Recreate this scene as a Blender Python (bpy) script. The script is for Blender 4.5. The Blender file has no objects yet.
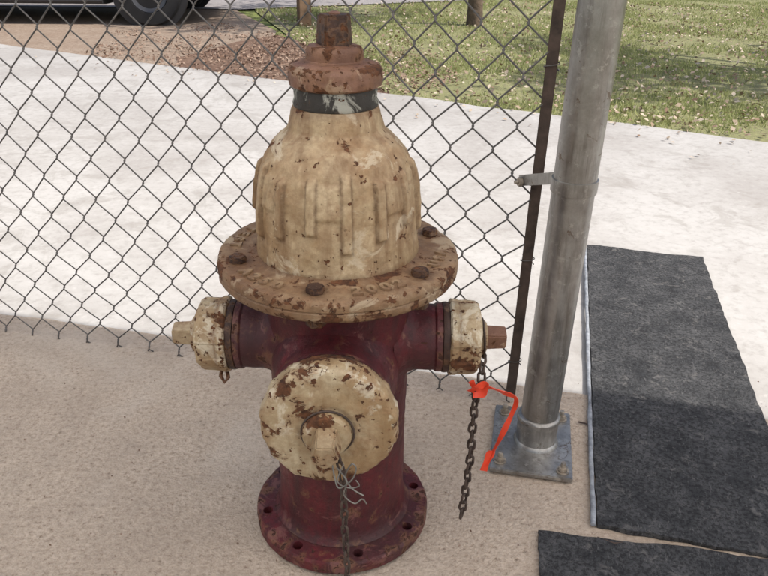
import bpy, bmesh, math, random
import numpy as np
from mathutils import Vector, Matrix, noise as mnoise
random.seed(7); np.random.seed(7)
scene=bpy.context.scene
COL=scene.collection
R=math.radians

# ---------------------------------------------------------------- node helpers
class NT:
    def __init__(s,name):
        s.m=bpy.data.materials.new(name); s.m.use_nodes=True
        s.nt=s.m.node_tree; s.n=s.nt.nodes; s.n.clear()
        s.out=s.n.new('ShaderNodeOutputMaterial')
        s.b=s.n.new('ShaderNodeBsdfPrincipled')
        s.nt.links.new(s.b.outputs[0],s.out.inputs[0])
        s.tc=s.n.new('ShaderNodeTexCoord')
        s.co=s.tc.outputs['Object']
    def L(s,a,b):
        if hasattr(a,'is_output') : s.nt.links.new(a,b)
        else: b.default_value=a
    def map(s,scale=(1,1,1),rot=(0,0,0)):
        m=s.n.new('ShaderNodeMapping'); m.inputs['Scale'].default_value=scale; m.inputs['Rotation'].default_value=rot
        s.L(s.co,m.inputs[0]); return m.outputs[0]
    def noise(s,scale,detail=4,rough=.55,vec=None,dist=0):
        t=s.n.new('ShaderNodeTexNoise'); t.inputs['Scale'].default_value=scale
        t.inputs['Detail'].default_value=detail; t.inputs['Roughness'].default_value=rough
        t.inputs['Distortion'].default_value=dist
        s.L(vec or s.co,t.inputs['Vector']); return t.outputs[0]
    def vor(s,scale,feature='F1',out='Distance',vec=None):
        t=s.n.new('ShaderNodeTexVoronoi'); t.feature=feature; t.inputs['Scale'].default_value=scale
        s.L(vec or s.co,t.inputs['Vector']); return t.outputs[out]
    def ramp(s,fac,stops):
        r=s.n.new('ShaderNodeValToRGB'); e=r.color_ramp.elements
        while len(e)<len(stops): e.new(.5)
        for i,(p,c) in enumerate(stops):
            e[i].position=p
            if not isinstance(c,(tuple,list)): c=(c,c,c)
            e[i].color=(*c,1)
        s.L(fac,r.inputs[0]); return r.outputs[0]
    def mix(s,fac,a,b,mode='MIX'):
        m=s.n.new('ShaderNodeMix'); m.data_type='RGBA'; m.blend_type=mode
        def f(v): return (*v,1) if isinstance(v,(tuple,list)) and len(v)==3 else v
        s.L(fac,m.inputs[0]); s.L(f(a),m.inputs[6]); s.L(f(b),m.inputs[7]); return m.outputs[2]
    def math(s,op,a,b=0):
        m=s.n.new('ShaderNodeMath'); m.operation=op; s.L(a,m.inputs[0]); s.L(b,m.inputs[1]); return m.outputs[0]
    def attr(s,name):
        a=s.n.new('ShaderNodeAttribute'); a.attribute_name=name; return a.outputs['Fac']
    def bump(s,h,dist=.002,strength=1,normal=None):
        b=s.n.new('ShaderNodeBump'); b.inputs['Distance'].default_value=dist; b.inputs['Strength'].default_value=strength
        s.L(h,b.inputs['Height'])
        if normal is not None: s.L(normal,b.inputs['Normal'])
        return b.outputs[0]
    def set(s,col=None,rough=None,metal=None,normal=None,spec=None):
        if col is not None: s.L((*col,1) if isinstance(col,tuple) else col,s.b.inputs['Base Color'])
        if rough is not None: s.L(rough,s.b.inputs['Roughness'])
        if metal is not None: s.L(metal,s.b.inputs['Metallic'])
        if normal is not None: s.L(normal,s.b.inputs['Normal'])
        if spec is not None: s.b.inputs['Specular IOR Level'].default_value=spec
        return s.m

def paint(name,c1,c2,streak,rust1=(.05,.022,.012),rust2=(.16,.065,.028),thr=.62,chipscale=26,streakamt=.6,under=None,wearamt=.12,stain=None,underthr=.60,brown_tone=(.10,.05,.025)):
    s=NT(name)
    a=s.noise(11,5,.62)
    col=s.mix(s.ramp(a,[(.36,0),(.62,1)]),c1,c2)
    if stain is not None:
        sn=s.noise(6,5,.65,s.map((1,1,.6)),dist=.4)
        col=s.mix(s.ramp(sn,[(.50,0),(.60,.75)]),col,stain)
    fine=s.noise(110,3,.7)
    col=s.mix(s.ramp(fine,[(.35,.4),(.62,0)]),col,streak)
    st=s.noise(1,4,.65,s.map((34,34,4)))
    col=s.mix(s.math('MULTIPLY',s.ramp(st,[(.46,0),(.66,1)]),streakamt),col,streak)
    wear=s.attr('wear')
    if under is not None:
        w=s.noise(17,5,.7,dist=.6)
        col=s.mix(s.ramp(s.math('ADD',w,s.math('MULTIPLY',wear,.08)),[(underthr,0),(underthr+.05,.7)]),col,under)
    dm=s.math('MULTIPLY',s.attr('brown_tone'),s.ramp(fine,[(.30,1.0),(.72,.45)]))  # brown mask: joint dirt, plus shade painted beside the bonnet ribs
    col=s.mix(dm,col,brown_tone)
    ch=s.noise(chipscale,6,.62,dist=.5)
    f=s.math('ADD',s.math('MULTIPLY',ch,.85),s.math('MULTIPLY',a,.15))
    f=s.math('ADD',f,s.math('MULTIPLY',wear,wearamt))
    mask=s.ramp(f,[(thr-.008,0),(thr+.012,1)])
    ch2=s.noise(chipscale*3.1,4,.6)
    mask2=s.ramp(s.math('ADD',ch2,s.math('MULTIPLY',wear,.08)),[(.665,0),(.68,1)])
    mask=s.math('MAXIMUM',mask,mask2)
    halo=s.ramp(f,[(thr-.09,0),(thr,1)])
    col=s.mix(s.math('MULTIPLY',halo,.45),col,(.27,.14,.065))
    rust=s.mix(s.ramp(fine,[(.35,0),(.65,1)]),rust1,rust2)
    col=s.mix(mask,col,rust)
    rough=s.ramp(mask,[(0,.5),(1,.9)])
    h=s.math('SUBTRACT',s.math('MULTIPLY',s.noise(60,6,.75),.9),s.math('MULTIPLY',mask,.4))
    return s.set(col,rough,0,s.bump(h,.0028,.95),.4)

M={}
M['cream']=paint('cream_paint',(.58,.455,.29),(.45,.33,.19),(.22,.125,.06),thr=.634,chipscale=29,under=(.64,.54,.39),stain=(.38,.235,.115),streakamt=.75,underthr=.605)
M['cream_flange']=paint('cream_flange_paint',(.37,.26,.155),(.28,.18,.10),(.14,.07,.038),thr=.622,chipscale=27,under=(.46,.36,.24),wearamt=.09,stain=(.19,.105,.055),underthr=.62)
M['cream_cap']=paint('cream_cap_paint',(.60,.51,.35),(.46,.36,.22),(.26,.16,.075),thr=.622,chipscale=26,under=(.68,.61,.47),wearamt=.075,stain=(.36,.23,.11))
M['rusty']=paint('rusty_iron',(.30,.165,.11),(.20,.10,.065),(.12,.055,.033),thr=.61,chipscale=30,under=(.42,.30,.20),stain=(.16,.08,.052))
M['brass']=paint('worn_tan_nut',(.50,.40,.26),(.36,.26,.15),(.18,.11,.055),thr=.60,chipscale=50)
M['red']=paint('weathered_red_paint',(.135,.018,.023),(.082,.014,.018),(.045,.016,.017),rust1=(.04,.018,.014),rust2=(.09,.035,.022),thr=.655,chipscale=34,streakamt=.75,under=(.21,.088,.078),underthr=.60,stain=(.072,.027,.030),brown_tone=(.04,.02,.018))
M['peel']=paint('peeling_black_band',(.035,.033,.03),(.05,.045,.04),(.03,.025,.02),thr=.70,chipscale=30,under=(.55,.55,.48),underthr=.54)
M['darkrust']=paint('dark_rust',(.085,.042,.03),(.05,.025,.018),(.03,.018,.014),thr=.6,chipscale=60,under=(.22,.14,.09),underthr=.62)

def simple(name,c,rough=.5,metal=0,var=.25,scale=40,bump=.0006,spec=.5):
    s=NT(name); n=s.noise(scale,4,.65)
    d=tuple(x*(1-var) for x in c); u=tuple(min(1,x*(1+var)) for x in c)
    col=s.mix(s.ramp(n,[(.3,0),(.7,1)]),d,u)
    r=s.ramp(n,[(.3,max(0,rough-.1)),(.7,min(1,rough+.1))])
    return s.set(col,r,metal,s.bump(n,bump*2,.8) if bump else None,spec)
def galv():
    s=NT('galvanised_steel'); 
    v=s.noise(1,5,.7,s.map((60,60,7))); v2=s.noise(14,6,.7); 
    col=s.mix(s.ramp(v2,[(.35,0),(.65,1)]),(.25,.24,.225),(.42,.41,.39))
    col=s.mix(s.ramp(v,[(.48,0),(.68,.7)]),col,(.16,.145,.13))
    col=s.mix(s.ramp(s.noise(50,5,.75),[(.58,0),(.66,.6)]),col,(.52,.51,.48))
    col=s.mix(s.ramp(s.noise(26,5,.7,dist=.5),[(.63,0),(.66,.7)]),col,(.13,.08,.05))
    return s.set(col,s.ramp(v2,[(.3,.26),(.7,.48)]),.72,s.bump(v2,.0010,.7))
M['galv']=galv()
M['wire']=simple('fence_wire_metal',(.12,.112,.105),.5,.5,.4,30,.0)
M['bar']=simple('rusty_bar_metal',(.085,.06,.048),.75,.2,.5,35,.0008)
M['chain']=simple('rusted_chain_metal',(.085,.06,.048),.7,.35,.5,90,.0006)
M['hole']=simple('painted_hole_shadow',(.02,.014,.012),.9,0,.3)
M['tag']=simple('orange_plastic_ribbon',(.85,.075,.03),.45,0,.15,40,.0006)
M['thinwire']=simple('thin_steel_wire',(.20,.19,.17),.5,.4,.3)
M['bolt']=simple('bolt_steel',(.38,.33,.27),.45,.6,.5,80)
M['wood']=simple('weathered_wood',(.24,.15,.09),.85,0,.35,9,.002)
M['rubber']=simple('tyre_rubber',(.02,.02,.021),.8,0,.3,30,.001)
M['carpaint']=simple('dark_grey_car_paint',(.12,.125,.135),.3,.4,.04,3,.0)
M['cartrim']=simple('dark_plastic_trim',(.03,.03,.032),.6,0,.1,30,.0002)
M['rim']=simple('wheel_rim_metal',(.10,.10,.105),.4,.6,.1,30,.0002)
M['glass']=simple('dark_car_glass',(.02,.024,.028),.08,0,.05,3,.0)
M['lamp']=simple('car_lamp_lens',(.6,.6,.6),.15,0,.05,3,0)
M['bark']=simple('tree_bark',(.12,.085,.06),.9,0,.4,14,.01)

def mat_floor():
    s=NT('sandy_textured_concrete_floor')
    v=s.vor(210); b=s.noise(4,5,.65); m=s.noise(95,5,.8); g=s.noise(1.7,5,.65,dist=.5)
    col=s.mix(s.ramp(m,[(.34,0),(.60,1)]),(.36,.28,.21),(.60,.50,.40))
    col=s.mix(s.ramp(m,[(.33,.8),(.42,0)]),col,(.19,.135,.095))
    col=s.mix(s.ramp(v,[(.08,.5),(.24,0)]),col,(.70,.62,.53))
    col=s.mix(s.ramp(b,[(.40,.0),(.62,.45)]),col,(.36,.29,.23))
    col=s.mix(s.ramp(g,[(.50,.0),(.62,.35)]),col,(.62,.55,.47))
    col=s.mix(s.ramp(g,[(.34,.4),(.44,.0)]),col,(.32,.265,.215))
    h=s.math('SUBTRACT',s.math('MULTIPLY',m,1.4),s.math('MULTIPLY',v,.6))
    return s.set(col,.88,0,s.bump(h,.0035,.75),.25)
def mat_conc():
    s=NT('pale_driveway_concrete')
    b=s.noise(1.3,7,.68,dist=.5); m=s.noise(30,5,.75)
    col=s.mix(s.ramp(b,[(.40,0),(.60,1)]),(.375,.355,.335),(.47,.455,.435))
    col=s.mix(s.ramp(m,[(.5,0),(.66,.5)]),col,(.29,.27,.25))
    col=s.mix(s.ramp(m,[(.32,.5),(.42,0)]),col,(.54,.52,.50))
    col=s.mix(s.ramp(s.noise(5,6,.7,dist=.8),[(.54,0),(.61,.45)]),col,(.29,.27,.245))
    return s.set(col,.85,0,s.bump(m,.003,.5),.3)
def mat_dirt(name,a,b,c,sc=1):
    s=NT(name); n=s.noise(3*sc,5,.7); m=s.noise(40*sc,5,.75)
    col=s.mix(s.ramp(n,[(.35,0),(.65,1)]),a,b)
    col=s.mix(s.ramp(m,[(.45,0),(.62,.75)]),col,c)
    return s.set(col,.95,0,s.bump(m,.02,.8),.2)
M['floor']=mat_floor(); M['conc']=mat_conc()
M['brown_tone']=mat_dirt('tan_dirt',(.33,.25,.19),(.41,.33,.26),(.24,.17,.125))
M['mulch']=mat_dirt('brown_mulch_soil',(.18,.11,.08),(.27,.18,.13),(.11,.07,.05))
M['lawn']=mat_dirt('lawn_soil_grass',(.25,.26,.12),(.33,.33,.16),(.23,.20,.13))
M['ground']=mat_dirt('distant_grass_ground',(.16,.20,.06),(.22,.25,.08),(.13,.13,.06),.3)
M['asphalt']=mat_dirt('worn_street_paving',(.34,.31,.30),(.40,.37,.36),(.28,.26,.25))
def mat_mat():
    s=NT('worn_rubber_mat'); m=s.noise(130,5,.78); b=s.noise(14,5,.7); f=s.noise(1,4,.7,s.map((260,60,60)))
    col=s.mix(s.ramp(b,[(.36,0),(.64,1)]),(.040,.041,.044),(.10,.10,.102))
    col=s.mix(s.ramp(m,[(.42,.8),(.55,0)]),col,(.013,.013,.014))
    col=s.mix(s.ramp(f,[(.60,0),(.70,.5)]),col,(.24,.235,.23))
    col=s.mix(s.ramp(s.noise(30,5,.75,dist=.6),[(.57,0),(.66,.55)]),col,(.20,.19,.18))
    return s.set(col,.85,0,s.bump(m,.006,.9),.3)
M['mat']=mat_mat()
M['matedge']=simple('pale_mat_edge',(.26,.275,.30),.6,0,.45,60)
def leafmat(name,c1,c2,trans=.35,scale=3):
    s=NT(name); 
    r=s.attr('rnd')
    if scale: r=s.math('MULTIPLY',r,s.ramp(s.noise(scale,2,.6),[(.35,1),(.65,.45)]))
    col=s.mix(r,c1,c2)
    s.n.remove(s.b)
    d=s.n.new('ShaderNodeBsdfDiffuse'); s.L(col,d.inputs[0])
    if trans:
        t=s.n.new('ShaderNodeBsdfTranslucent'); s.L(col,t.inputs[0])
        mx=s.n.new('ShaderNodeMixShader'); mx.inputs[0].default_value=trans
        s.nt.links.new(d.outputs[0],mx.inputs[1]); s.nt.links.new(t.outputs[0],mx.inputs[2]); s.nt.links.new(mx.outputs[0],s.out.inputs[0])
    else: s.nt.links.new(d.outputs[0],s.out.inputs[0])
    return s.m
M['grass']=leafmat('grass_blade',(.27,.31,.12),(.52,.51,.26),.3,1.2)
M['leaf']=leafmat('tree_leaf',(.045,.08,.02),(.13,.18,.04),.3,0)
M['leaffar']=leafmat('distant_leaf',(.035,.065,.02),(.10,.14,.04),0,0)
M['litter']=leafmat('dead_leaf',(.24,.16,.11),(.56,.48,.38),0,0)
M['litterred']=leafmat('mulch_chip',(.17,.105,.075),(.36,.27,.21),0,0)
def mat_roof():
    s=NT('translucent_roof_panel'); s.n.remove(s.b)  # unseen roof, made translucent to brighten the shaded floor
    d=s.n.new('ShaderNodeBsdfDiffuse'); d.inputs[0].default_value=(.9,.9,.88,1)
    t=s.n.new('ShaderNodeBsdfTranslucent'); t.inputs[0].default_value=(.97,.945,.91,1)
    mx=s.n.new('ShaderNodeMixShader'); mx.inputs[0].default_value=.92
    s.nt.links.new(d.outputs[0],mx.inputs[1]); s.nt.links.new(t.outputs[0],mx.inputs[2]); s.nt.links.new(mx.outputs[0],s.out.inputs[0])
    return s.m
M['roof']=mat_roof()

# ---------------------------------------------------------------- mesh helpers
def empty(name,loc=(0,0,0),rotz=0):
    o=bpy.data.objects.new(name,None); o.location=loc; o.rotation_euler=(0,0,rotz); o.empty_display_size=.1
    COL.objects.link(o); return o
def finish(o,mat,parent=None,smooth=True,angle=35):
    if mat: o.data.materials.append(M[mat] if isinstance(mat,str) else mat)
    if parent: o.parent=parent
    if smooth and o.type=='MESH':
        for p in o.data.polygons: p.use_smooth=True
        o.data.set_sharp_from_angle(angle=R(angle))
    return o
def mk(name,verts,faces,mat,parent=None,smooth=True,angle=35,attrs=None):
    me=bpy.data.meshes.new(name); me.from_pydata([tuple(v) for v in verts],[],faces); me.update()
    for k,vals in (attrs or {}).items():
        a=me.attributes.new(k,'FLOAT','POINT'); a.data.foreach_set('value',np.array(vals,dtype=np.float32))
    o=bpy.data.objects.new(name,me); COL.objects.link(o)
    return finish(o,mat,parent,smooth,angle)
def densify(prof,step):
    out=[prof[0]]
    for a,b in zip(prof,prof[1:]):
        d=math.hypot(b[0]-a[0],b[1]-a[1]); n=max(1,int(d/step))
        for i in range(1,n+1):
            t=i/n; out.append(tuple(a[k]+(b[k]-a[k])*t for k in range(3)))
    return out
def lathe(name,prof,mat,parent,xf=None,seg=96,step=.006,mod=None,rough=.0,angle=35,seed=0,brown_tone=None,wearfn=None):
    prof=[(p[0],p[1],p[2] if len(p)>2 else 0) for p in prof]
    prof=densify(prof,step)
    V=[];F=[];W=[];D=[]
    for r,z,w in prof:
        for i in range(seg):
            t=2*math.pi*i/seg; rr=r
            if mod: rr+=mod(t,z,r)
            v=Vector((rr*math.cos(t),rr*math.sin(t),z))
            D.append(brown_tone(t,z,r) if brown_tone else 0)
            if rough and r>1e-4:
                k=mnoise.noise(v*55+Vector((seed,seed,0)))*rough+mnoise.noise(v*18+Vector((seed,0,0)))*rough+mnoise.noise(v*140+Vector((seed,0,0)))*rough*.35
                v.x+=math.cos(t)*k; v.y+=math.sin(t)*k; v.z+=k*.5
            V.append(v);W.append(w+(wearfn(t,z,r) if wearfn else 0))
    for j in range(len(prof)-1):
        for i in range(seg):
            a=j*seg+i;b=j*seg+(i+1)%seg
            F.append((a,b,b+seg,a+seg))
    n=len(V)
    V.append(Vector((0,0,prof[0][1])));V.append(Vector((0,0,prof[-1][1])));W+=[0,0];D+=[0,0]
    for i in range(seg):
        F.append((n,(i+1)%seg,i)); k=(len(prof)-1)*seg
        F.append((n+1,k+i,k+(i+1)%seg))
    if xf is not None: V=[xf@v for v in V]
    return mk(name,V,F,mat,parent,angle=angle,attrs={'wear':W,'brown_tone':D})
def prism(name,n,r0,r1,z0,z1,mat,parent,xf=None,rot=0,bev=.0015,wear=.4):
    bm=bmesh.new(); 
    lo=[bm.verts.new((r0*math.cos(2*math.pi*i/n+rot),r0*math.sin(2*math.pi*i/n+rot),z0)) for i in range(n)]
    hi=[bm.verts.new((r1*math.cos(2*math.pi*i/n+rot),r1*math.sin(2*math.pi*i/n+rot),z1)) for i in range(n)]
    for i in range(n): bm.faces.new((lo[i],lo[(i+1)%n],hi[(i+1)%n],hi[i]))
    bm.faces.new(hi); bm.faces.new(lo[::-1])
    bmesh.ops.bevel(bm,geom=list(bm.edges),offset=bev,segments=2,affect='EDGES')
    me=bpy.data.meshes.new(name); 
    if xf is not None: bmesh.ops.transform(bm,matrix=xf,verts=bm.verts)
    bm.to_mesh(me); bm.free()
    a=me.attributes.new('wear','FLOAT','POINT'); a.data.foreach_set('value',np.full(len(me.vertices),wear,dtype=np.float32))
    o=bpy.data.objects.new(name,me); COL.objects.link(o); return finish(o,mat,parent)
def box(name,c,s,mat,parent=None,rotz=0,bev=.002,segs=2,roty=0):
    bm=bmesh.new(); bmesh.ops.create_cube(bm,size=1,matrix=Matrix.Translation(c)@Matrix.Rotation(rotz,4,'Z')@Matrix.Rotation(roty,4,'Y')@Matrix.Diagonal((*s,1)))
    if bev: bmesh.ops.bevel(bm,geom=list(bm.edges),offset=bev,segments=segs,affect='EDGES')
    me=bpy.data.meshes.new(name); bm.to_mesh(me); bm.free()
    o=bpy.data.objects.new(name,me); COL.objects.link(o); return finish(o,mat,parent)
def tube_verts(path,rad,seg=8,closed=False,V=None,F=None,flat=1.0):
    V=[] if V is None else V; F=[] if F is None else F
    n=len(path); base=len(V); up=Vector((0,0,1))
    prev=None
    for i,p in enumerate(path):
        p=Vector(p)
        if closed: t=Vector(path[(i+1)%n])-Vector(path[i-1])
        else: t=Vector(path[min(i+1,n-1)])-Vector(path[max(i-1,0)])
        t.normalize()
        if prev is None:
            a=up if abs(t.dot(up))<.9 else Vector((1,0,0)); x=t.cross(a).normalized()
        else: x=(prev-t*prev.dot(t)).normalized()
        prev=x; y=t.cross(x)
        r=rad[i] if isinstance(rad,(list,tuple)) else rad
        for k in range(seg):
            q=2*math.pi*k/seg; V.append(p+x*r*math.cos(q)+y*r*flat*math.sin(q))
    m=n if closed else n-1
    for i in range(m):
        for k in range(seg):
            a=base+i*seg+k;b=base+i*seg+(k+1)%seg
            c=base+((i+1)%n)*seg+(k+1)%seg;d=base+((i+1)%n)*seg+k
            F.append((a,b,c,d))
    if not closed:
        F.append(tuple(base+k for k in range(seg))[::-1]); F.append(tuple(base+(n-1)*seg+k for k in range(seg)))
    return V,F
def tube(name,path,rad,mat,parent,seg=10,closed=False):
    V,F=tube_verts(path,rad,seg,closed); return mk(name,V,F,mat,parent,angle=60)
def chain(name,pts,mat,parent,pitch=.0165,L=.0235,Wd=.0145,wr=.0019):
    P=[Vector(p) for p in pts]; D=[0]
    for a,b in zip(P,P[1:]): D.append(D[-1]+(b-a).length)
    n=int(D[-1]/pitch); V=[];F=[]
    def at(s):
        for i in range(len(P)-1):
            if s<=D[i+1]: t=(s-D[i])/(D[i+1]-D[i]); return P[i].lerp(P[i+1],t),(P[i+1]-P[i]).normalized()
        return P[-1],(P[-1]-P[-2]).normalized()
    for i in range(n+1):
        c,t=at(i*pitch)
        a=Vector((0,1,0)) if abs(t.y)<.9 else Vector((1,0,0))
        x=t.cross(a).normalized(); y=t.cross(x)
        ang=R(35)+(math.pi/2 if i%2 else 0)+random.uniform(-.25,.25)
        w=x*math.cos(ang)+y*math.sin(ang)
        lean=random.uniform(-.12,.12); tt=(t+w*lean).normalized()
        path=[]; rr=Wd/2-wr; hl=L/2-Wd/2
        for k in range(16):
            q=2*math.pi*k/16; path.append(c+w*rr*math.cos(q)+tt*(rr*math.sin(q)+(hl if math.sin(q)>=0 else -hl)))
        tube_verts(path,wr,6,True,V,F)
    return mk(name,V,F,mat,parent,angle=60)
def sm(x): x=max(0,min(1,x)); return x*x*(3-2*x)

# ================================================================ HYDRANT
H=empty('fire_hydrant',(-.069,1.0,0))
bf=lathe('base_flange',[(.100,.004),(.146,.004,.3),(.1505,.008,.6),(.151,.026,.8),(.148,.031,.7),(.118,.032,.1),(.100,.034)],'red',H,seg=128,rough=.0010,brown_tone=lambda t,z,r:.6*sm((.128-r)/.012))  # browner towards the barrel joint
cutters=[]
for i in range(8):
    t=R(22.5+45*i-8)
    bm=bmesh.new(); bmesh.ops.create_cone(bm,cap_ends=True,segments=20,radius1=.0085,radius2=.0085,depth=.08,matrix=Matrix.Translation((.132*math.cos(t),.132*math.sin(t),.02)))
    me=bpy.data.meshes.new('cut'); bm.to_mesh(me); bm.free(); c=bpy.data.objects.new('cut',me); COL.objects.link(c); c.parent=H; cutters.append(c)
    md=bf.modifiers.new('b','BOOLEAN'); md.operation='DIFFERENCE'; md.object=c; md.solver='EXACT'
bpy.context.view_layer.update()
me=bpy.data.meshes.new_from_object(bf.evaluated_get(bpy.context.evaluated_depsgraph_get()))
bf.modifiers.clear(); bf.data=me
for c in cutters: bpy.data.objects.remove(c)
lathe('bolt_hole_shade',[(.120,.005),(.144,.005),(.144,.0065),(.120,.0065)],'hole',H,seg=64)  # near-black ring paints the shade at the bottom of the bolt holes
lathe('barrel',[(.096,.02),(.118,.033,.3),(.112,.040,.2),(.1085,.052),(.107,.08),(.106,.20),(.108,.28),(.110,.36),(.110,.43),(.113,.462),(.124,.476,.3),(.130,.4835)],'red',H,seg=128,rough=.0010,brown_tone=lambda t,z,r:.6*sm((.06-z)/.03)+.5*sm((z-.44)/.04))  # browner near the base and just below the bonnet flange
BOLTA=[R(262+60*i) for i in range(6)]
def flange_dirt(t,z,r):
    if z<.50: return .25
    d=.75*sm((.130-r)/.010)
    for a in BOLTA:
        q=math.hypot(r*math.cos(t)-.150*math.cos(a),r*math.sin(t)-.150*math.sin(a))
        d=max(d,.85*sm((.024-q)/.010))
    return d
lathe('bonnet_flange',[(.11,.484),(.168,.484,.5),(.175,.487,.9),(.1775,.4905,1),(.1775,.4985,.55),(.1755,.5005,.9),(.1775,.5025,.6),(.1775,.511,1),(.174,.5165,1),(.168,.518,.35),(.150,.5185,.25),(.135,.519,.1),(.126,.520,.4),(.118,.523,.2)],'cream_flange',H,seg=200,step=.0035,rough=.0018,brown_tone=flange_dirt)
RIBS=[]
for k,a in enumerate(range(-80,280,24)):
    lo=.556+.012*((k*7)%3); hi=.664-.006*((k*5)%3)
    RIBS.append((a%360,2.6,lo,hi,.0065))
def ribinfo(t,z):
    d=math.degrees(t); o=0; e=0
    for a,hw,z0,z1,h in RIBS:
        q=abs((d-a+180)%360-180)
        if q<hw+4:
            zz=sm((z-z0)/.005)*sm((z1-z)/.008)
            o=max(o,h*sm((hw+1.3-q)/1.3)*zz)
            e=max(e,(1-min(1,abs(q-hw-1.1)/1.6))*sm((z-z0+.006)/.006)*sm((z1-z)/.010))
            if q<hw: e=max(e,.8*(1-min(1,abs(z-z0+.001)/.005)))
    return o,e
def pads(t,z,r):
    if z<.54 or z>.69: return 0
    o,_=ribinfo(t,z)
    q=((math.degrees(t)+80)/24)%2
    if q<1: o=max(o,.0032*sm((z-.60)/.006)*sm((.652-z)/.008))
    return o
def bonnet_dirt_shade(t,z,r):
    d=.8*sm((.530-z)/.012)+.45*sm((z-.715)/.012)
    if .54<z<.69: d=max(d,.75*ribinfo(t,z)[1])  # grime outlines the ribs, standing in for shade beside them
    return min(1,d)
lathe('bonnet',[(.121,.515,.6),(.1195,.524,.3),(.1175,.535),(.1165,.555),(.1150,.59),(.1120,.62),(.107,.645),(.0995,.664),(.0895,.6785,.2),(.080,.688,.25),(.0705,.6945,.35),(.066,.7,.2),(.0635,.712),(.061,.722,.3),(.0585,.729,.6),(.05,.731)],'cream',H,seg=420,step=.0024,mod=pads,rough=.0013,angle=70,brown_tone=bonnet_dirt_shade)
lathe('neck_band',[(.05,.728),(.0575,.730),(.0585,.735),(.0565,.742),(.0572,.75),(.055,.758),(.045,.759)],'peel',H,seg=96,rough=.0014)
lathe('weather_cap',[(.05,.755),(.0585,.7555,.5),(.0625,.7585,.8),(.0635,.766,.5),(.063,.778,.7),(.0595,.7835,.9),(.050,.786,.3),(.0405,.788,.3),(.0385,.790,.6),(.0382,.802,.4),(.036,.8065,.8),(.025,.8085,.3)],'rusty',H,seg=96,step=.003,rough=.0013,brown_tone=lambda t,z,r:.6*sm((.047-r)/.005)*(1 if .785<z<.79 else 0))  # brown ring where the two tiers meet
prism('operating_nut',5,.0262,.0232,.806,.846,'darkrust',H,rot=R(100),bev=.002)
lathe('nut_tip',[(.008,.845),(.008,.8475),(.005,.849)],'rusty',H,seg=20)
for i in range(6):
    t=BOLTA[i]; T=Matrix.Translation((.150*math.cos(t),.150*math.sin(t),0))
    prism('flange_bolt_%d'%i,6,.0135,.0128,.5185,.5275,'darkrust',H,xf=T,rot=random.random(),bev=.0014)
    prism('flange_nut_%d'%i,6,.0145,.0145,.470,.4845,'darkrust',H,xf=T,rot=random.random(),bev=.001)
def letters(txt,mid,rad,size,step):
    n=len(txt)
    for i,ch in enumerate(txt):
        if ch==' ': continue
        a=R(mid+(i-(n-1)/2)*step)
        c=bpy.data.curves.new('cast_letter','FONT'); c.body=ch; c.size=size; c.extrude=.0022; c.bevel_depth=.0005; c.align_x='CENTER'; c.align_y='CENTER'; c.offset=.0006
        o=bpy.data.objects.new('cast_letter',c); COL.objects.link(o); o.parent=H
        o.location=(rad*math.cos(a),rad*math.sin(a),.5196); o.rotation_euler=(0,0,a+math.pi/2)
        c.materials.append(M['cream_flange'])
letters('2002',294,.153,.027,7.5); letters('A250',230,.153,.024,8); letters('USA',345,.153,.022,8); letters('TEST 5',176,.153,.022,8)

def side(sgn,nm):
    X=Matrix.Translation((0,0,.367))@Matrix.Rotation(sgn*math.pi/2,4,'Y')
    lathe(nm+'_nozzle',[(.075,.085),(.0635,.098),(.056,.108),(.0525,.118),(.052,.148),(.0545,.151,.4),(.0545,.160,.5),(.04,.162)],'red',H,xf=X,seg=72,rough=.0009)
    lathe(nm+'_gasket_ring',[(.04,.1605),(.0555,.161),(.0565,.166),(.0555,.171),(.04,.1715)],'darkrust',H,xf=X,seg=72,rough=.0008)
    def lug(t,z,r):
        if r<.05: return 0
        q=(math.degrees(t)/45)%1.0; return .0022*(1 if abs(q-.5)<.2 else 0)
    lathe(nm+'_cap',[(.04,.171),(.056,.1712,.6),(.0585,.174,.9),(.0585,.183,.2),(.0565,.186,.5),(.0565,.205,.1),(.0555,.212,.2),(.051,.218,.5),(.044,.2205,.3),(.030,.2225),(.028,.228,.5),(.024,.231,.3)],'cream_cap',H,xf=X,seg=144,step=.003,mod=lug,rough=.0013,seed=sgn*3,
      brown_tone=lambda t,z,r: max(.7*max(0,1-abs(z-.1855)/.004),.6*max(0,1-abs(r-.030)/.004) if z>.219 else 0),wearfn=lambda t,z,r:.3)  # browner in the cap groove and around the boss
    prism(nm+'_cap_nut',5,.0205,.0185,.229,.262,'brass' if sgn<0 else 'rusty',H,xf=X,rot=R(20),bev=.0016,wear=.2)
side(-1,'left'); side(1,'right')
X=Matrix.Translation((-.003,0,.345))@Matrix.Rotation(math.pi/2,4,'X')
lathe('pumper_nozzle',[(.097,.055),(.094,.085),(.088,.105),(.0835,.118),(.083,.150),(.086,.153,.3),(.086,.160,.4),(.06,.162)],'red',H,xf=X,seg=120,rough=.0009)
lathe('pumper_gasket_ring',[(.06,.1625),(.087,.163),(.089,.167),(.088,.1715),(.06,.172)],'darkrust',H,xf=X,seg=96,rough=.001)
def plug(t,z,r):
    if r<.085: return 0
    q=(math.degrees(t)/22.5)%1.0; return .0016*(1 if abs(q-.5)<.18 else 0)
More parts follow.
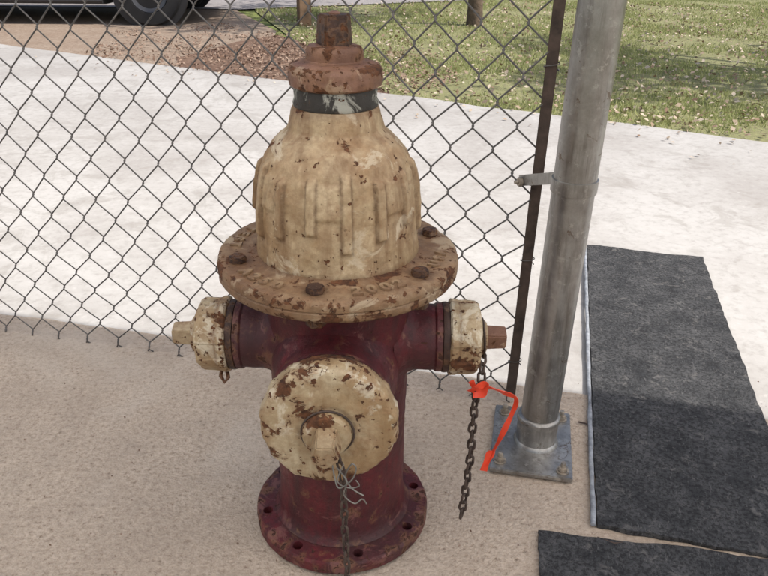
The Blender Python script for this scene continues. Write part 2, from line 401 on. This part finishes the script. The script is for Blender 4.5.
lathe('pumper_cap',[(.06,.172),(.089,.1725,.7),(.0925,.176,1),(.0930,.185,.5),(.0930,.200,.3),(.0915,.207,.7),(.087,.2115,.8),(.078,.2135,.35),(.06,.2145,.15),(.036,.2155,.1),(.0335,.217,.5),(.0325,.2275,.6),(.029,.231,.6),(.022,.232,.3)],'cream_cap',H,xf=X,seg=180,step=.003,mod=plug,rough=.0017,seed=5,
   brown_tone=lambda t,z,r:max(.7*max(0,1-abs(r-.037)/.005) if z>.213 else 0, .45*sm((.185-z)/.01)),  # browner around the boss and towards the rear edge
   wearfn=lambda t,z,r:.7*sm((math.sin(t)-.35)/.5)*sm((r-.055)/.03))
prism('pumper_cap_nut',5,.0225,.0190,.230,.272,'brass',H,xf=X,rot=R(54),bev=.002,wear=.1)
def ring(name,c,ax,rad,wr,mat,seg=32,wob=0.0):
    ax=Vector(ax).normalized(); a=Vector((0,0,1)) if abs(ax.z)<.9 else Vector((1,0,0)); x=ax.cross(a).normalized(); y=ax.cross(x)
    path=[Vector(c)+x*rad*math.cos(2*math.pi*i/seg)*(1+wob*math.sin(3*i))+y*rad*math.sin(2*math.pi*i/seg)+ax*wob*.02*math.sin(i*.7) for i in range(seg)]
    return tube(name,path,wr,mat,H,8,True)
def smooth_path(pts,k=6):
    P=[Vector(p) for p in pts];Q=[]
    for i in range(len(P)-1):
        p0=P[max(i-1,0)];p1=P[i];p2=P[i+1];p3=P[min(i+2,len(P)-1)]
        for j in range(k):
            t=j/k; Q.append(.5*((2*p1)+(p2-p0)*t+(2*p0-5*p1+4*p2-p3)*t*t+(3*p1-p0-3*p2+p3)*t**3))
    Q.append(P[-1]); return Q
ring('pumper_chain_ring',(-.003,-.2195,.3445),(0,1,0),.0352,.0015,'chain')
chain('pumper_chain',[(.010,-.224,.309),(.016,-.240,.300),(.019,-.25,.27),(.020,-.25,.20),(.023,-.252,.13),(.020,-.255,.06),(.03,-.262,.012),(.06,-.275,.006),(.09,-.262,.006)],'chain',H,pitch=.0150,L=.0215,Wd=.0125,wr=.0019)
tube('loose_wire_a',smooth_path([(.004,-.240,.310),(.008,-.255,.300),(.014,-.262,.288),(.030,-.258,.298),(.036,-.252,.312),(.030,-.25,.318),(.022,-.252,.30),(.030,-.255,.282),(.046,-.258,.272)]),.0011,'thinwire',H,6)
tube('loose_wire_b',smooth_path([(.010,-.245,.308),(.024,-.262,.30),(.020,-.26,.275),(.034,-.262,.262),(.044,-.26,.268),(.050,-.258,.258)]),.0010,'thinwire',H,6)
tube('loose_wire_c',smooth_path([(.020,-.250,.318),(.012,-.262,.30),(.026,-.26,.287),(.040,-.262,.292),(.036,-.26,.30)]),.0009,'thinwire',H,6)
ring('right_chain_ring',(.226,0,.366),(1,0,.05),.0315,.0017,'chain')
chain('right_cap_chain',[(.226,-.016,.336),(.222,-.050,.318),(.214,-.056,.295),(.214,-.05,.24),(.215,-.049,.17),(.211,-.05,.10),(.207,-.05,.035)],'chain',H,pitch=.0165,L=.0245,Wd=.0155,wr=.0023)
tube('left_cap_clip',[(-.188,-.015,.312),(-.190,-.02,.300),(-.184,-.022,.290),(-.178,-.02,.298),(-.180,-.016,.308)],.0032,'rusty',H,8)
def ribbon(name,pts,w,mat,parent,tw=0):
    Q=smooth_path(pts); V=[];F=[]
    for i,p in enumerate(Q):
        t=(Q[min(i+1,len(Q)-1)]-Q[max(i-1,0)]).normalized()
        s=t.cross(Vector((0,1,0))).normalized(); s=(Matrix.Rotation(tw*i/len(Q)+.35*math.sin(i*.55),3,t)@s)
        n=t.cross(s)*.0004; ww=w*(1+.18*math.sin(i*.8))
        V+= [p+s*ww/2+n,p-s*ww/2+n,p-s*ww/2-n,p+s*ww/2-n]
        if i:
            b=(i-1)*4
            for k in range(4): F.append((b+k,b+(k+1)%4,b+4+(k+1)%4,b+4+k))
    return mk(name,V,F,mat,parent)
ribbon('orange_tag_strip',[(.205,-.056,.322),(.214,-.066,.312),(.232,-.066,.316),(.262,-.058,.300),(.279,-.052,.284),(.272,-.054,.252),(.256,-.058,.206),(.238,-.062,.160)],.0085,'tag',H,tw=1.2)
ribbon('orange_tag_knot',[(.203,-.062,.306),(.212,-.074,.322),(.226,-.072,.326),(.222,-.070,.308),(.208,-.068,.304)],.011,'tag',H,tw=1.0)
ribbon('orange_tag_tail',[(.236,-.062,.150),(.240,-.062,.17),(.247,-.060,.19)],.012,'tag',H,tw=.3)

# ================================================================ frame of the fence
A0=Vector((.280,1.345,0)); FA=math.atan2(1.345-1.544,.280+.589)
e1=Vector((math.cos(FA),math.sin(FA),0)); e2=Vector((-e1.y,e1.x,0))
PX,PY=.313,1.195
P=empty('steel_carport_post',(PX,PY,0),R(-11))
lean=R(.9)
def leanz(o):
    for v in o.data.vertices: v.co.x+=v.co.z*math.tan(lean)
    return o
leanz(lathe('pole',[(.0365,.012),(.0365,2.62)],'galv',P,seg=64,step=.1))
lathe('base_sleeve',[(.036,.012),(.0455,.013),(.044,.018),(.0405,.022),(.0405,.064),(.0425,.068),(.0425,.076),(.0405,.079),(.0370,.081)],'galv',P,seg=64,rough=.0004)
box('base_plate',(-.008,0,.009),(.158,.215,.010),'galv',P,bev=.002)
for i,(x,y) in enumerate([(-.068,-.082),(.052,-.088),(.052,.082),(-.066,.080)]):
    T=Matrix.Translation((x,y,0))
    lathe('anchor_washer_%d'%i,[(.004,.0145),(.0125,.0145),(.0125,.0168),(.004,.017)],'bolt',P,xf=T,seg=28)
    prism('anchor_nut_%d'%i,6,.0098,.0098,.017,.0255,'bolt',P,xf=T,rot=random.random(),bev=.0012)
    lathe('anchor_stud_%d'%i,[(.0048,.025),(.0048,.034),(.004,.0352)],'bolt',P,xf=T,seg=18)
leanz(lathe('fence_clamp_band',[(.0366,.545),(.0392,.5455),(.0395,.548),(.0395,.566),(.0392,.5685),(.0366,.569)],'galv',P,seg=64))
Pw=Matrix.Translation((PX,PY,0))@Matrix.Rotation(R(-11),4,'Z')
tgt=Pw.inverted()@(A0+e1*(-.016)+Vector((0,0,.557)))
d=Vector((tgt.x,tgt.y,0)); ln=d.length; an=math.atan2(d.y,d.x); u=d.normalized(); v=Vector((-u.y,u.x,0))
drop=.044
for s in (-1,1):
    box('clamp_tab_%d'%(s+1),tuple(u*(.036+(ln-.036)/2)+v*s*.0055+Vector((0,0,.557-drop/2))),(ln-.02,.003,.021),'galv',P,rotz=an,bev=.0008,roty=math.atan2(drop,ln-.036))
T=Matrix.Translation(u*(ln-.008)+Vector((0,0,.557-drop)))@Matrix.Rotation(an,4,'Z')@Matrix.Rotation(math.pi/2,4,'X')
prism('clamp_bolt_head',6,.0098,.0098,.0075,.0145,'bolt',P,xf=T,bev=.0012)
prism('clamp_bolt_nut',6,.0098,.0098,-.0150,-.0075,'bolt',P,xf=T,bev=.0012)
lathe('clamp_bolt_shank',[(.004,-.022),(.004,.008)],'bolt',P,xf=T,seg=14)

# -------- chain link fence
Fn=empty('chain_link_fence',tuple(A0),FA)
Wd,Hh=.080,.092; FH=1.52; LEN=4.2
cu=bpy.data.curves.new('wire_mesh','CURVE'); cu.dimensions='3D'; cu.bevel_depth=.00175; cu.bevel_resolution=1; cu.use_fill_caps=True
nw=int(LEN/(Wd/2)); nh=int(FH/(Hh/2))
LT=math.tan(R(.8))
def disp(x,z):
    k=mnoise.noise(Vector((x*1.7,z*1.7,3.1)))*.018+mnoise.noise(Vector((x*6,z*6,8.1)))*.004
    kx=mnoise.noise(Vector((x*2.3,z*2.1,9.7)))*.018+mnoise.noise(Vector((x*9,z*9,1.7)))*.005
    f=min(1,max(0,-x/.12)); return kx*f+z*LT,k*f,mnoise.noise(Vector((x*2,z*2,20)))*.016*f
for i in range(nw):
    xr=-.004-i*Wd/2; ph=i%2
    sp=cu.splines.new('POLY'); pts=[]
    for j in range(nh+1):
        right=((j+ph)%2==0)
        x=xr+.0012 if right else xr-Wd/2-.0012
        z=.020+j*Hh/2
        dx,dy,dz=disp(x,z)
        s=1 if right else -1
        pts.append((x-s*.0022+dx,dy-.0026,z-.0045+dz)); pts.append((x+dx,dy,z+dz)); pts.append((x-s*.0022+dx,dy+.0026,z+.0045+dz))
    x0,y0,z0=pts[0]; s=1 if ph==0 else -1
    pts=[(x0+s*.008,y0+.003,z0-.016),(x0+s*.001,y0-.003,z0-.007)]+pts
    sp.points.add(len(pts)-1)
    for k,p in enumerate(pts): sp.points[k].co=(*p,1)
o=bpy.data.objects.new('wire_mesh',cu); COL.objects.link(o); cu.materials.append(M['wire']); o.parent=Fn
def leanf(o):
    for v in o.data.vertices: v.co.x+=v.co.z*LT
    return o
leanf(box('tension_bar',(.003,0,.80),(.021,.007,1.56),'bar',Fn,bev=.001))
leanf(box('bar_flange',(.0115,.010,.80),(.004,.018,1.56),'bar',Fn,bev=.001))
for z in (.10,.34,.72,.95,1.2): leanf(tube('tie_wire',[Vector((.003+.0135*math.cos(q),.0075*math.sin(q),z+.002*q)) for q in np.linspace(0,6.28*1.4,26)],.0012,'wire',Fn,6))
tube('top_rail',[(-4.3,.0,1.53),(.04,.0,1.53)],.017,'galv',Fn,20)
for x in (-2.6,-4.25): tube('line_post',[(x,.03,0),(x,.03,1.6)],.024,'galv',Fn,20)

# ================================================================ ground sheets
def sheet(name,pts,z,mat,parent=None):
    V=[(p[0],p[1],z) for p in pts]; F=[tuple(range(len(pts)))]
    o=mk(name,V,F,mat,parent,smooth=False)
    if o.data.polygons[0].normal.z<0: o.data.flip_normals()
    return o
S=300
sheet('ground',[(-S,-S),(S,-S),(S,S),(-S,S)],-.028,'ground')
def FP(u,v): p=A0+e1*u+e2*v; return (p.x,p.y)
EB=Vector((-.02,4.67,0)); ed=Vector((.878,-.478,0)); 
def EP(s): p=EB+ed*s; return (p.x,p.y)
def wavy(s0,s1,n,amp,seed=0):
    out=[]
    for i in range(n+1):
        s=s0+(s1-s0)*i/n; k=(mnoise.noise(Vector((s*2.2+seed,0,0)))+.5*mnoise.noise(Vector((s*9+seed,3,0))))*amp
        p=EB+ed*s+Vector((.478,.878,0))*k; out.append((p.x,p.y))
    return out
sheet('driveway',[FP(-14,-6.5),FP(14,-6.5)]+wavy(14,-14,220,.035),-.004,'conc')
fe=[FP(9-18*i/400,.075+.006*mnoise.noise(Vector((i*.9,0,0)))+.010*mnoise.noise(Vector((i*.21,2,0)))) for i in range(401)]
sheet('carport_floor',[FP(-9,-6),FP(9,-6)]+fe,.0,'floor')
sheet('dirt_driveway',[EP(-14),EP(-1.0),(-1.1,7.6),(-1.9,9.6),(-3,12),(-16,12)],-.012,'brown_tone')
sheet('mulch_bed',[EP(-1.7),EP(.05),(-.35,5.6),(-.55,6.2),(-.8,6.9),(-1.05,7.3),(-1.35,6.8),(-1.5,6.3),(-1.65,5.9)],-.007,'mulch')
lawnpoly=[EP(0),EP(14),(14,30),(-6,30),(-1.6,9.4),(-.85,7.0),(-.5,6.0)]
sheet('lawn',lawnpoly,-.016,'lawn')
rd=[(-14,9.5),(-1.8,9.5),(3,12.2),(16,18),(13,22),(1,16),(-3,13),(-14,13)]
sheet('street',rd,-.003,'asphalt')
def inpoly(x,y,poly):
    c=np.zeros(len(x),bool); n=len(poly)
    for i in range(n):
        x1,y1=poly[i];x2,y2=poly[(i+1)%n]
        if y1==y2: continue
        k=((y1>y)!=(y2>y))&(x<(x2-x1)*(y-y1)/(y2-y1)+x1); c^=k
    return c
def mesh_np(name,v,k,mat):
    n=len(v); me=bpy.data.meshes.new(name); me.vertices.add(n*k); me.vertices.foreach_set('co',v.reshape(-1)); me.loops.add(n*k)
    me.loops.foreach_set('vertex_index',np.arange(n*k,dtype=np.int32)); me.polygons.add(n)
    me.polygons.foreach_set('loop_start',np.arange(0,n*k,k,dtype=np.int32)); me.update(calc_edges=True)
    at=me.attributes.new('rnd','FLOAT','POINT'); at.data.foreach_set('value',np.repeat(np.random.rand(n),k).astype(np.float32))
    me.materials.append(M[mat]); return me
def addobj(name,me,parent=None):
    o=bpy.data.objects.new(name,me); COL.objects.link(o)
    if parent: o.parent=parent
    return o
def scatter_tris(name,x,y,z,hh,ww,mat,lean=.5):
    n=len(x); a=np.random.rand(n)*6.283; l=(np.random.rand(n)*lean)*hh; la=np.random.rand(n)*6.283
    v=np.zeros((n,3,3)); dx=np.cos(a)*ww/2; dy=np.sin(a)*ww/2
    v[:,0]=np.stack([x-dx,y-dy,z],1); v[:,1]=np.stack([x+dx,y+dy,z],1); v[:,2]=np.stack([x+np.cos(la)*l,y+np.sin(la)*l,z+hh],1)
    return addobj(name,mesh_np(name,v,3,mat))
def scatter_quads(name,C,size,mat,flat=.35,asp=.6):
    n=len(C); nrm=np.random.randn(n,3)*flat; nrm[:,2]+=1 if flat<1 else 0
    nrm/=np.linalg.norm(nrm,axis=1)[:,None]+1e-9
    a=np.random.randn(n,3); u=np.cross(nrm,a); u/=np.linalg.norm(u,axis=1)[:,None]+1e-9; w=np.cross(nrm,u)
    s=(size*(.6+.8*np.random.rand(n)))[:,None]
    v=np.stack([C-u*s/2,C-w*s*asp/2+nrm*s*.08,C+u*s/2,C+w*s*asp/2+nrm*s*.08],1)
    return mesh_np(name,v,4,mat)
N=110000
x=np.random.uniform(-2,6,N*2); y=3+9*np.random.rand(N*2)**1.4; k=inpoly(x,y,lawnpoly)&~inpoly(x,y,rd); x=x[k];y=y[k]
clump=np.array([mnoise.noise(Vector((a*1.3,b*1.3,0)))+.5*mnoise.noise(Vector((a*4,b*4,5))) for a,b in zip(x,y)])
k=np.random.rand(len(x))<(.55+1.3*clump); x=x[k];y=y[k]
scatter_tris('grass_blades',x,y,np.full(len(x),-.018),.016+.028*np.random.rand(len(x)),.006+.005*np.random.rand(len(x)),'grass',1.1)
n=5200
x=np.random.uniform(-1.5,5,n*2); y=3+8*np.random.rand(n*2)**2.0; k=inpoly(x,y,lawnpoly)&~inpoly(x,y,rd)
C=np.stack([x[k],y[k],.002+.016*np.random.rand(k.sum())],1)
addobj('fallen_leaves',scatter_quads('fallen_leaves',C,.034,'litter',.5))
x=np.random.uniform(-2.6,.5,15000); y=np.random.uniform(4.3,8,15000)
cx,cy=-.75,5.9
dd=np.hypot((x-cx)*.9+(y-cy)*.35,(y-cy)*.75)/1.15; fr=np.array([mnoise.noise(Vector((a*2,b*2,4))) for a,b in zip(x,y)])
k=(np.random.rand(len(x))<np.clip(1.25-dd+fr*.8,0,1))&((x-EB.x)*.478+(y-EB.y)*.878>-.03)
C=np.stack([x[k],y[k],-.002+.012*np.random.rand(k.sum())],1)
addobj('mulch_chips',scatter_quads('mulch_chips',C,.028,'litterred',.5,.5))
s_=np.random.uniform(-3,4,130); q=np.abs(np.random.randn(130))*.22
C=np.array([[EB.x+ed.x*s-.478*w,EB.y+ed.y*s-.878*w,.004] for s,w in zip(s_,q)])
addobj('driveway_leaves',scatter_quads('driveway_leaves',C,.024,'litter',.25))

# -------- mats
MT=empty('rubber_floor_mat',(.370,.967,0),FA)
def grid_mat(name,w,l,th,mat,parent,nx=40,ny=80,curl=.008,frag=.004,seed=0,x0=0):
    V=[];F=[]
    for j in range(ny+1):
        for i in range(nx+1):
            xx=x0+w*i/nx; yy=l*j/ny
            if min(i,nx-i,j,ny-j)==0:
                k=mnoise.noise(Vector((xx*22+seed,yy*22,0)))*frag+mnoise.noise(Vector((xx*90+seed,yy*90,0)))*frag*.5; xx+=k if i in(0,nx) else 0; yy+=k if j in (0,ny) else 0
            c=max(0,1-min(i/4,j/4,(nx-i)/4,(ny-j)/4))
            z=th+mnoise.noise(Vector((xx*7+seed,yy*5,1)))*.003+c*max(0,mnoise.noise(Vector((xx*6,yy*4,seed))))*curl
            V.append((xx,yy,z))
    m=nx+1
    for j in range(ny):
        for i in range(nx): a=j*m+i; F.append((a,a+1,a+1+m,a+m))
    top=len(V); rim=[i for i in range(m)]+[j*m+nx for j in range(1,ny+1)]+[ny*m+i for i in range(nx-1,-1,-1)]+[j*m for j in range(ny-1,0,-1)]
    for r_ in rim: V.append((V[r_][0],V[r_][1],.001))
    for q_ in range(len(rim)):
        a=rim[q_];b=rim[(q_+1)%len(rim)]; F.append((a,top+q_,top+(q_+1)%len(rim),b))
    return mk(name,V,F,mat,parent,angle=50)
grid_mat('mat_sheet',.36,1.29,.009,'mat',MT,x0=.010)
path=[Vector((.004+.003*mnoise.noise(Vector((0,t*9,4))),t,.008+.002*mnoise.noise(Vector((3,t*7,4))))) for t in np.linspace(.0,1.29,90)]
V,F=tube_verts(path,[.0048*(1+.4*mnoise.noise(Vector((p.y*14,3,0)))) for p in path],8,flat=.8); mk('mat_edge_bead',V,F,'matedge',MT,angle=60)
M2=empty('rubber_floor_mat.001',(.275,.953,0),R(-9))
o=grid_mat('mat_sheet',.44,.5,.008,'mat',M2,seed=7,curl=.012); o.location=(0,-.5,0)
V=[];F=[]
tube_verts([(.419,1.27,.004),(.437,1.262,.005),(.452,1.262,.004)],.0018,6,V=V,F=F)
tube_verts([(.375,.94,.005),(.40,.925,.007),(.425,.93,.005)],.0012,6,V=V,F=F)
mk('twig',V,F,'bar',None)
n=500; x=np.random.uniform(-1,1.2,n); y=np.random.uniform(.55,1.45,n)
C=np.stack([x,y,np.full(n,.0022)],1)
addobj('floor_grit',scatter_quads('floor_grit',C,.004,'litterred',.8,.8))

# ================================================================ unseen carport roof, shades and softly lights the floor
RF=empty('unseen_carport_roof',tuple(A0),FA)
nx=260; V=[];F=[]
U0,U1=-7,7
for i in range(nx+1):
    u_=U0+(U1-U0)*i/nx; zz=.02*math.sin(i*math.pi/2.0)
    V+= [(u_,-5.5,2.62+zz),(u_,.05,2.72+zz)]
    if i: a=2*i; F.append((a-2,a,a+1,a-1))
mk('corrugated_panels',V,F,'roof',RF)
for v_,z_ in ((-.13,2.655),(-2.8,2.595),(-5.3,2.55)): box('beam',(0,v_,z_-.02),(14,.03,.05),'galv',RF,bev=.004)
for u_,v_ in ((3.4,-.13),(-3.4,-.13),(6.8,-.13),(-6.8,-.13),(-3.4,-5.3),(0,-5.3),(3.4,-5.3),(6.8,-5.3),(-6.8,-5.3)):
    tube('roof_post',[(u_,v_,0),(u_,v_,2.55)],.0365,'galv',RF,20)

# ================================================================ wooden post & trees
WP=empty('wooden_post',(-.88,8.15,-.02))
box('timber',(0,0,.6),(.13,.13,1.2),'wood',WP,rotz=.3,bev=.008); prism('timber_top',4,.09,.02,1.2,1.24,'wood',WP,rot=.3+math.pi/4,bev=.003)
def leafcloud(n,rad,cz,seed,size):
    rs=np.random.RandomState(seed); cl=[]
    for i in range(26):
        d=rs.randn(3); d/=np.linalg.norm(d); d*=rad*(.35+.65*rs.rand()); d[2]=d[2]*.75+cz; cl.append((d,rad*(.22+.2*rs.rand())))
    pts=[]
    for d,r in cl:
        m=n//26; p=rs.randn(m,3); p/=np.linalg.norm(p,axis=1)[:,None]; p*=(r*rs.rand(m)**.45)[:,None]; p[:,2]*=.7; pts.append(p+d)
    return np.concatenate(pts),cl
def tree(loc,h,rad,tr,seed,n=8000,name='shade_tree',size=.11,mat='leaf'):
    E=empty(name,loc); rs=random.Random(seed)
    C,cl=leafcloud(n,rad,h,seed,size)
    path=[];rr=[]
    for i in range(9):
        t=i/8; path.append((rs.uniform(-.05,.05)*h*.2*t,rs.uniform(-.05,.05)*h*.2*t,-.05+t*h)); rr.append(tr*(1.25 if i==0 else 1)*(1-.65*t))
    V,F=tube_verts(path,rr,12)
    for d,r in cl[:14]:
        z0=h*rs.uniform(.45,.85); s=Vector((0,0,z0)); e=Vector(d); m=(s+e)/2+Vector((rs.uniform(-.1,.1),rs.uniform(-.1,.1),.15*rad))
        tube_verts([s,m,e],[tr*.42,tr*.26,tr*.08],7,V=V,F=F)
    mk('trunk',V,F,'bark',E,angle=60)
    addobj('foliage',scatter_quads('foliage',C,size,mat,5,.55),E); return E
tree((.93,8.3,-.02),3.8,1.7,.075,3,n=4000)
tree((5.3,5.1,-.02),4.1,1.9,.11,15,n=2200,size=.13)  # out-of-view tree added to cast dappled shade on the lawn
tree((11.5,15,-.02),4.6,2.8,.18,5,mat='leaffar')
tree((-6.5,17,-.02),5,3.2,.22,6,size=.16,mat='leaffar')
tree((2.5,24,-.02),5.5,3.6,.25,8,size=.18,mat='leaffar')
tree((-14,22,-.02),5.5,3.8,.25,10,size=.18,mat='leaffar')
C=[]
for i in range(30000):
    a=random.uniform(-45,45); q=abs(mnoise.noise(Vector((a*.18,0,2))))*5+3.2
    C.append((a,34+random.uniform(-2,2)+a*a*-.004,random.random()**.7*q*(1+.3*mnoise.noise(Vector((a,0,5))))))
addobj('distant_tree_line',scatter_quads('distant_tree_line',np.array(C),.55,'leaffar',5,.6))

# ================================================================ car
CR=empty('parked_car',(-1.80,7.95,0),R(3))
CL,CW=4.5,1.78
def loft(name,st,mat,seg=28,ex=4.0):
    V=[];F=[]
    for (x,zb,zt,hw) in st:
        cz=(zb+zt)/2;hz=(zt-zb)/2
        for k in range(seg):
            q=2*math.pi*k/seg; c,s=math.cos(q),math.sin(q)
            V.append((x,CW/2+hw*math.copysign(abs(c)**(2/ex),c),cz+hz*math.copysign(abs(s)**(2/ex),s)))
    for j in range(len(st)-1):
        for k in range(seg): a=j*seg+k;b=j*seg+(k+1)%seg; F.append((a,b,b+seg,a+seg))
    F.append(tuple(range(seg))[::-1]); F.append(tuple((len(st)-1)*seg+k for k in range(seg)))
    return mk(name,V,F,mat,CR,angle=45)
loft('lower_body',[(0,.34,.62,.60),(-.05,.26,.70,.74),(-.25,.22,.80,.85),(-.8,.20,.92,.885),(-1.4,.20,.98,.89),(-3.6,.20,1.0,.89),(-4.2,.24,.98,.87),(-4.42,.30,.92,.80),(-4.5,.40,.80,.70)],'carpaint')
loft('sill_trim',[(-1.1,.17,.27,.895),(-3.2,.17,.27,.895)],'cartrim')
loft('front_bumper_trim',[(.015,.24,.36,.62),(-.1,.21,.36,.80),(-.27,.20,.34,.868)],'cartrim')
loft('cabin_glass',[(-1.25,.93,1.0,.72),(-1.9,.93,1.46,.70),(-3.4,.93,1.50,.70),(-4.15,.93,1.05,.70)],'glass',ex=5)
loft('roof_panel',[(-1.95,1.44,1.50,.64),(-2.4,1.46,1.545,.66),(-3.3,1.46,1.545,.66),(-3.6,1.42,1.49,.62)],'carpaint')
for yy,s in ((CW/2-.705,-1),(CW/2+.705,1)):
    tube('pillar',[(-1.2,yy,.97),(-1.92,yy+.02*-s,1.47)],.03,'carpaint',CR,8); tube('pillar',[(-2.7,yy,.97),(-2.75,yy,1.48)],.03,'carpaint',CR,8); tube('pillar',[(-4.12,yy,1.0),(-3.5,yy,1.48)],.04,'carpaint',CR,8)
for x in (-.62,-3.55):
    for yy,s in ((.02,-1),(CW-.02,1)):
        RX=Matrix.Rotation(math.pi/2*(-s),4,'X')
        lathe('wheel_arch',[(.25,-.05),(.385,-.05),(.385,.012),(.33,.016)],'cartrim',CR,xf=Matrix.Translation((x,yy,.315))@RX,seg=48,step=.05)
        lathe('tyre',[(.18,-.14),(.30,-.14),(.315,-.12),(.315,.035),(.30,.055),(.195,.06),(.185,.045)],'rubber',CR,xf=Matrix.Translation((x,yy,.3))@RX,seg=48,step=.05)
        lathe('wheel_rim',[(.185,.030),(.185,.058),(.17,.050),(.06,.025),(.05,.05),(.03,.052)],'rim',CR,xf=Matrix.Translation((x,yy,.3))@RX,seg=48,step=.05)
for yy in (.32,CW-.32): box('headlamp',(-.045,yy,.60),(.10,.34,.13),'lamp',CR,bev=.03)
for yy in (.3,CW-.3): box('tail_lamp',(-4.44,yy,.78),(.08,.3,.16),'tag',CR,bev=.03)

# ================================================================ light
sd=(e1*math.cos(R(-1))+e2*math.sin(R(-1))); elev=R(55)
sunv=Vector((sd.x*math.cos(elev),sd.y*math.cos(elev),math.sin(elev)))
sl=bpy.data.lights.new('sun','SUN'); sl.energy=4.8; sl.angle=R(.6); sl.color=(1,.95,.88)
so=bpy.data.objects.new('sun',sl); COL.objects.link(so); so.location=(3,0,6); so.rotation_euler=sunv.to_track_quat('Z','Y').to_euler()
w=bpy.data.worlds.new('World'); scene.world=w; w.use_nodes=True
wn=w.node_tree; bg=wn.nodes['Background']; sky=wn.nodes.new('ShaderNodeTexSky'); sky.sky_type='NISHITA'; sky.sun_disc=False
sky.sun_elevation=elev; sky.sun_rotation=math.atan2(sunv.x,sunv.y); sky.dust_density=3.0; sky.air_density=1.0
wn.links.new(sky.outputs[0],bg.inputs[0]); bg.inputs[1].default_value=.15

# ================================================================ camera
cd=bpy.data.cameras.new('camera'); cd.sensor_width=36; cd.lens=34.2; cd.clip_start=.02; cd.clip_end=1500
co=bpy.data.objects.new('camera',cd); COL.objects.link(co); co.location=(0,0,.95)
co.rotation_euler=(Matrix.Rotation(R(63.5),3,'X')@Matrix.Rotation(.014,3,'Z')).to_euler()
scene.camera=co
scene.view_settings.view_transform='Standard'; scene.view_settings.look='None'; scene.view_settings.exposure=0
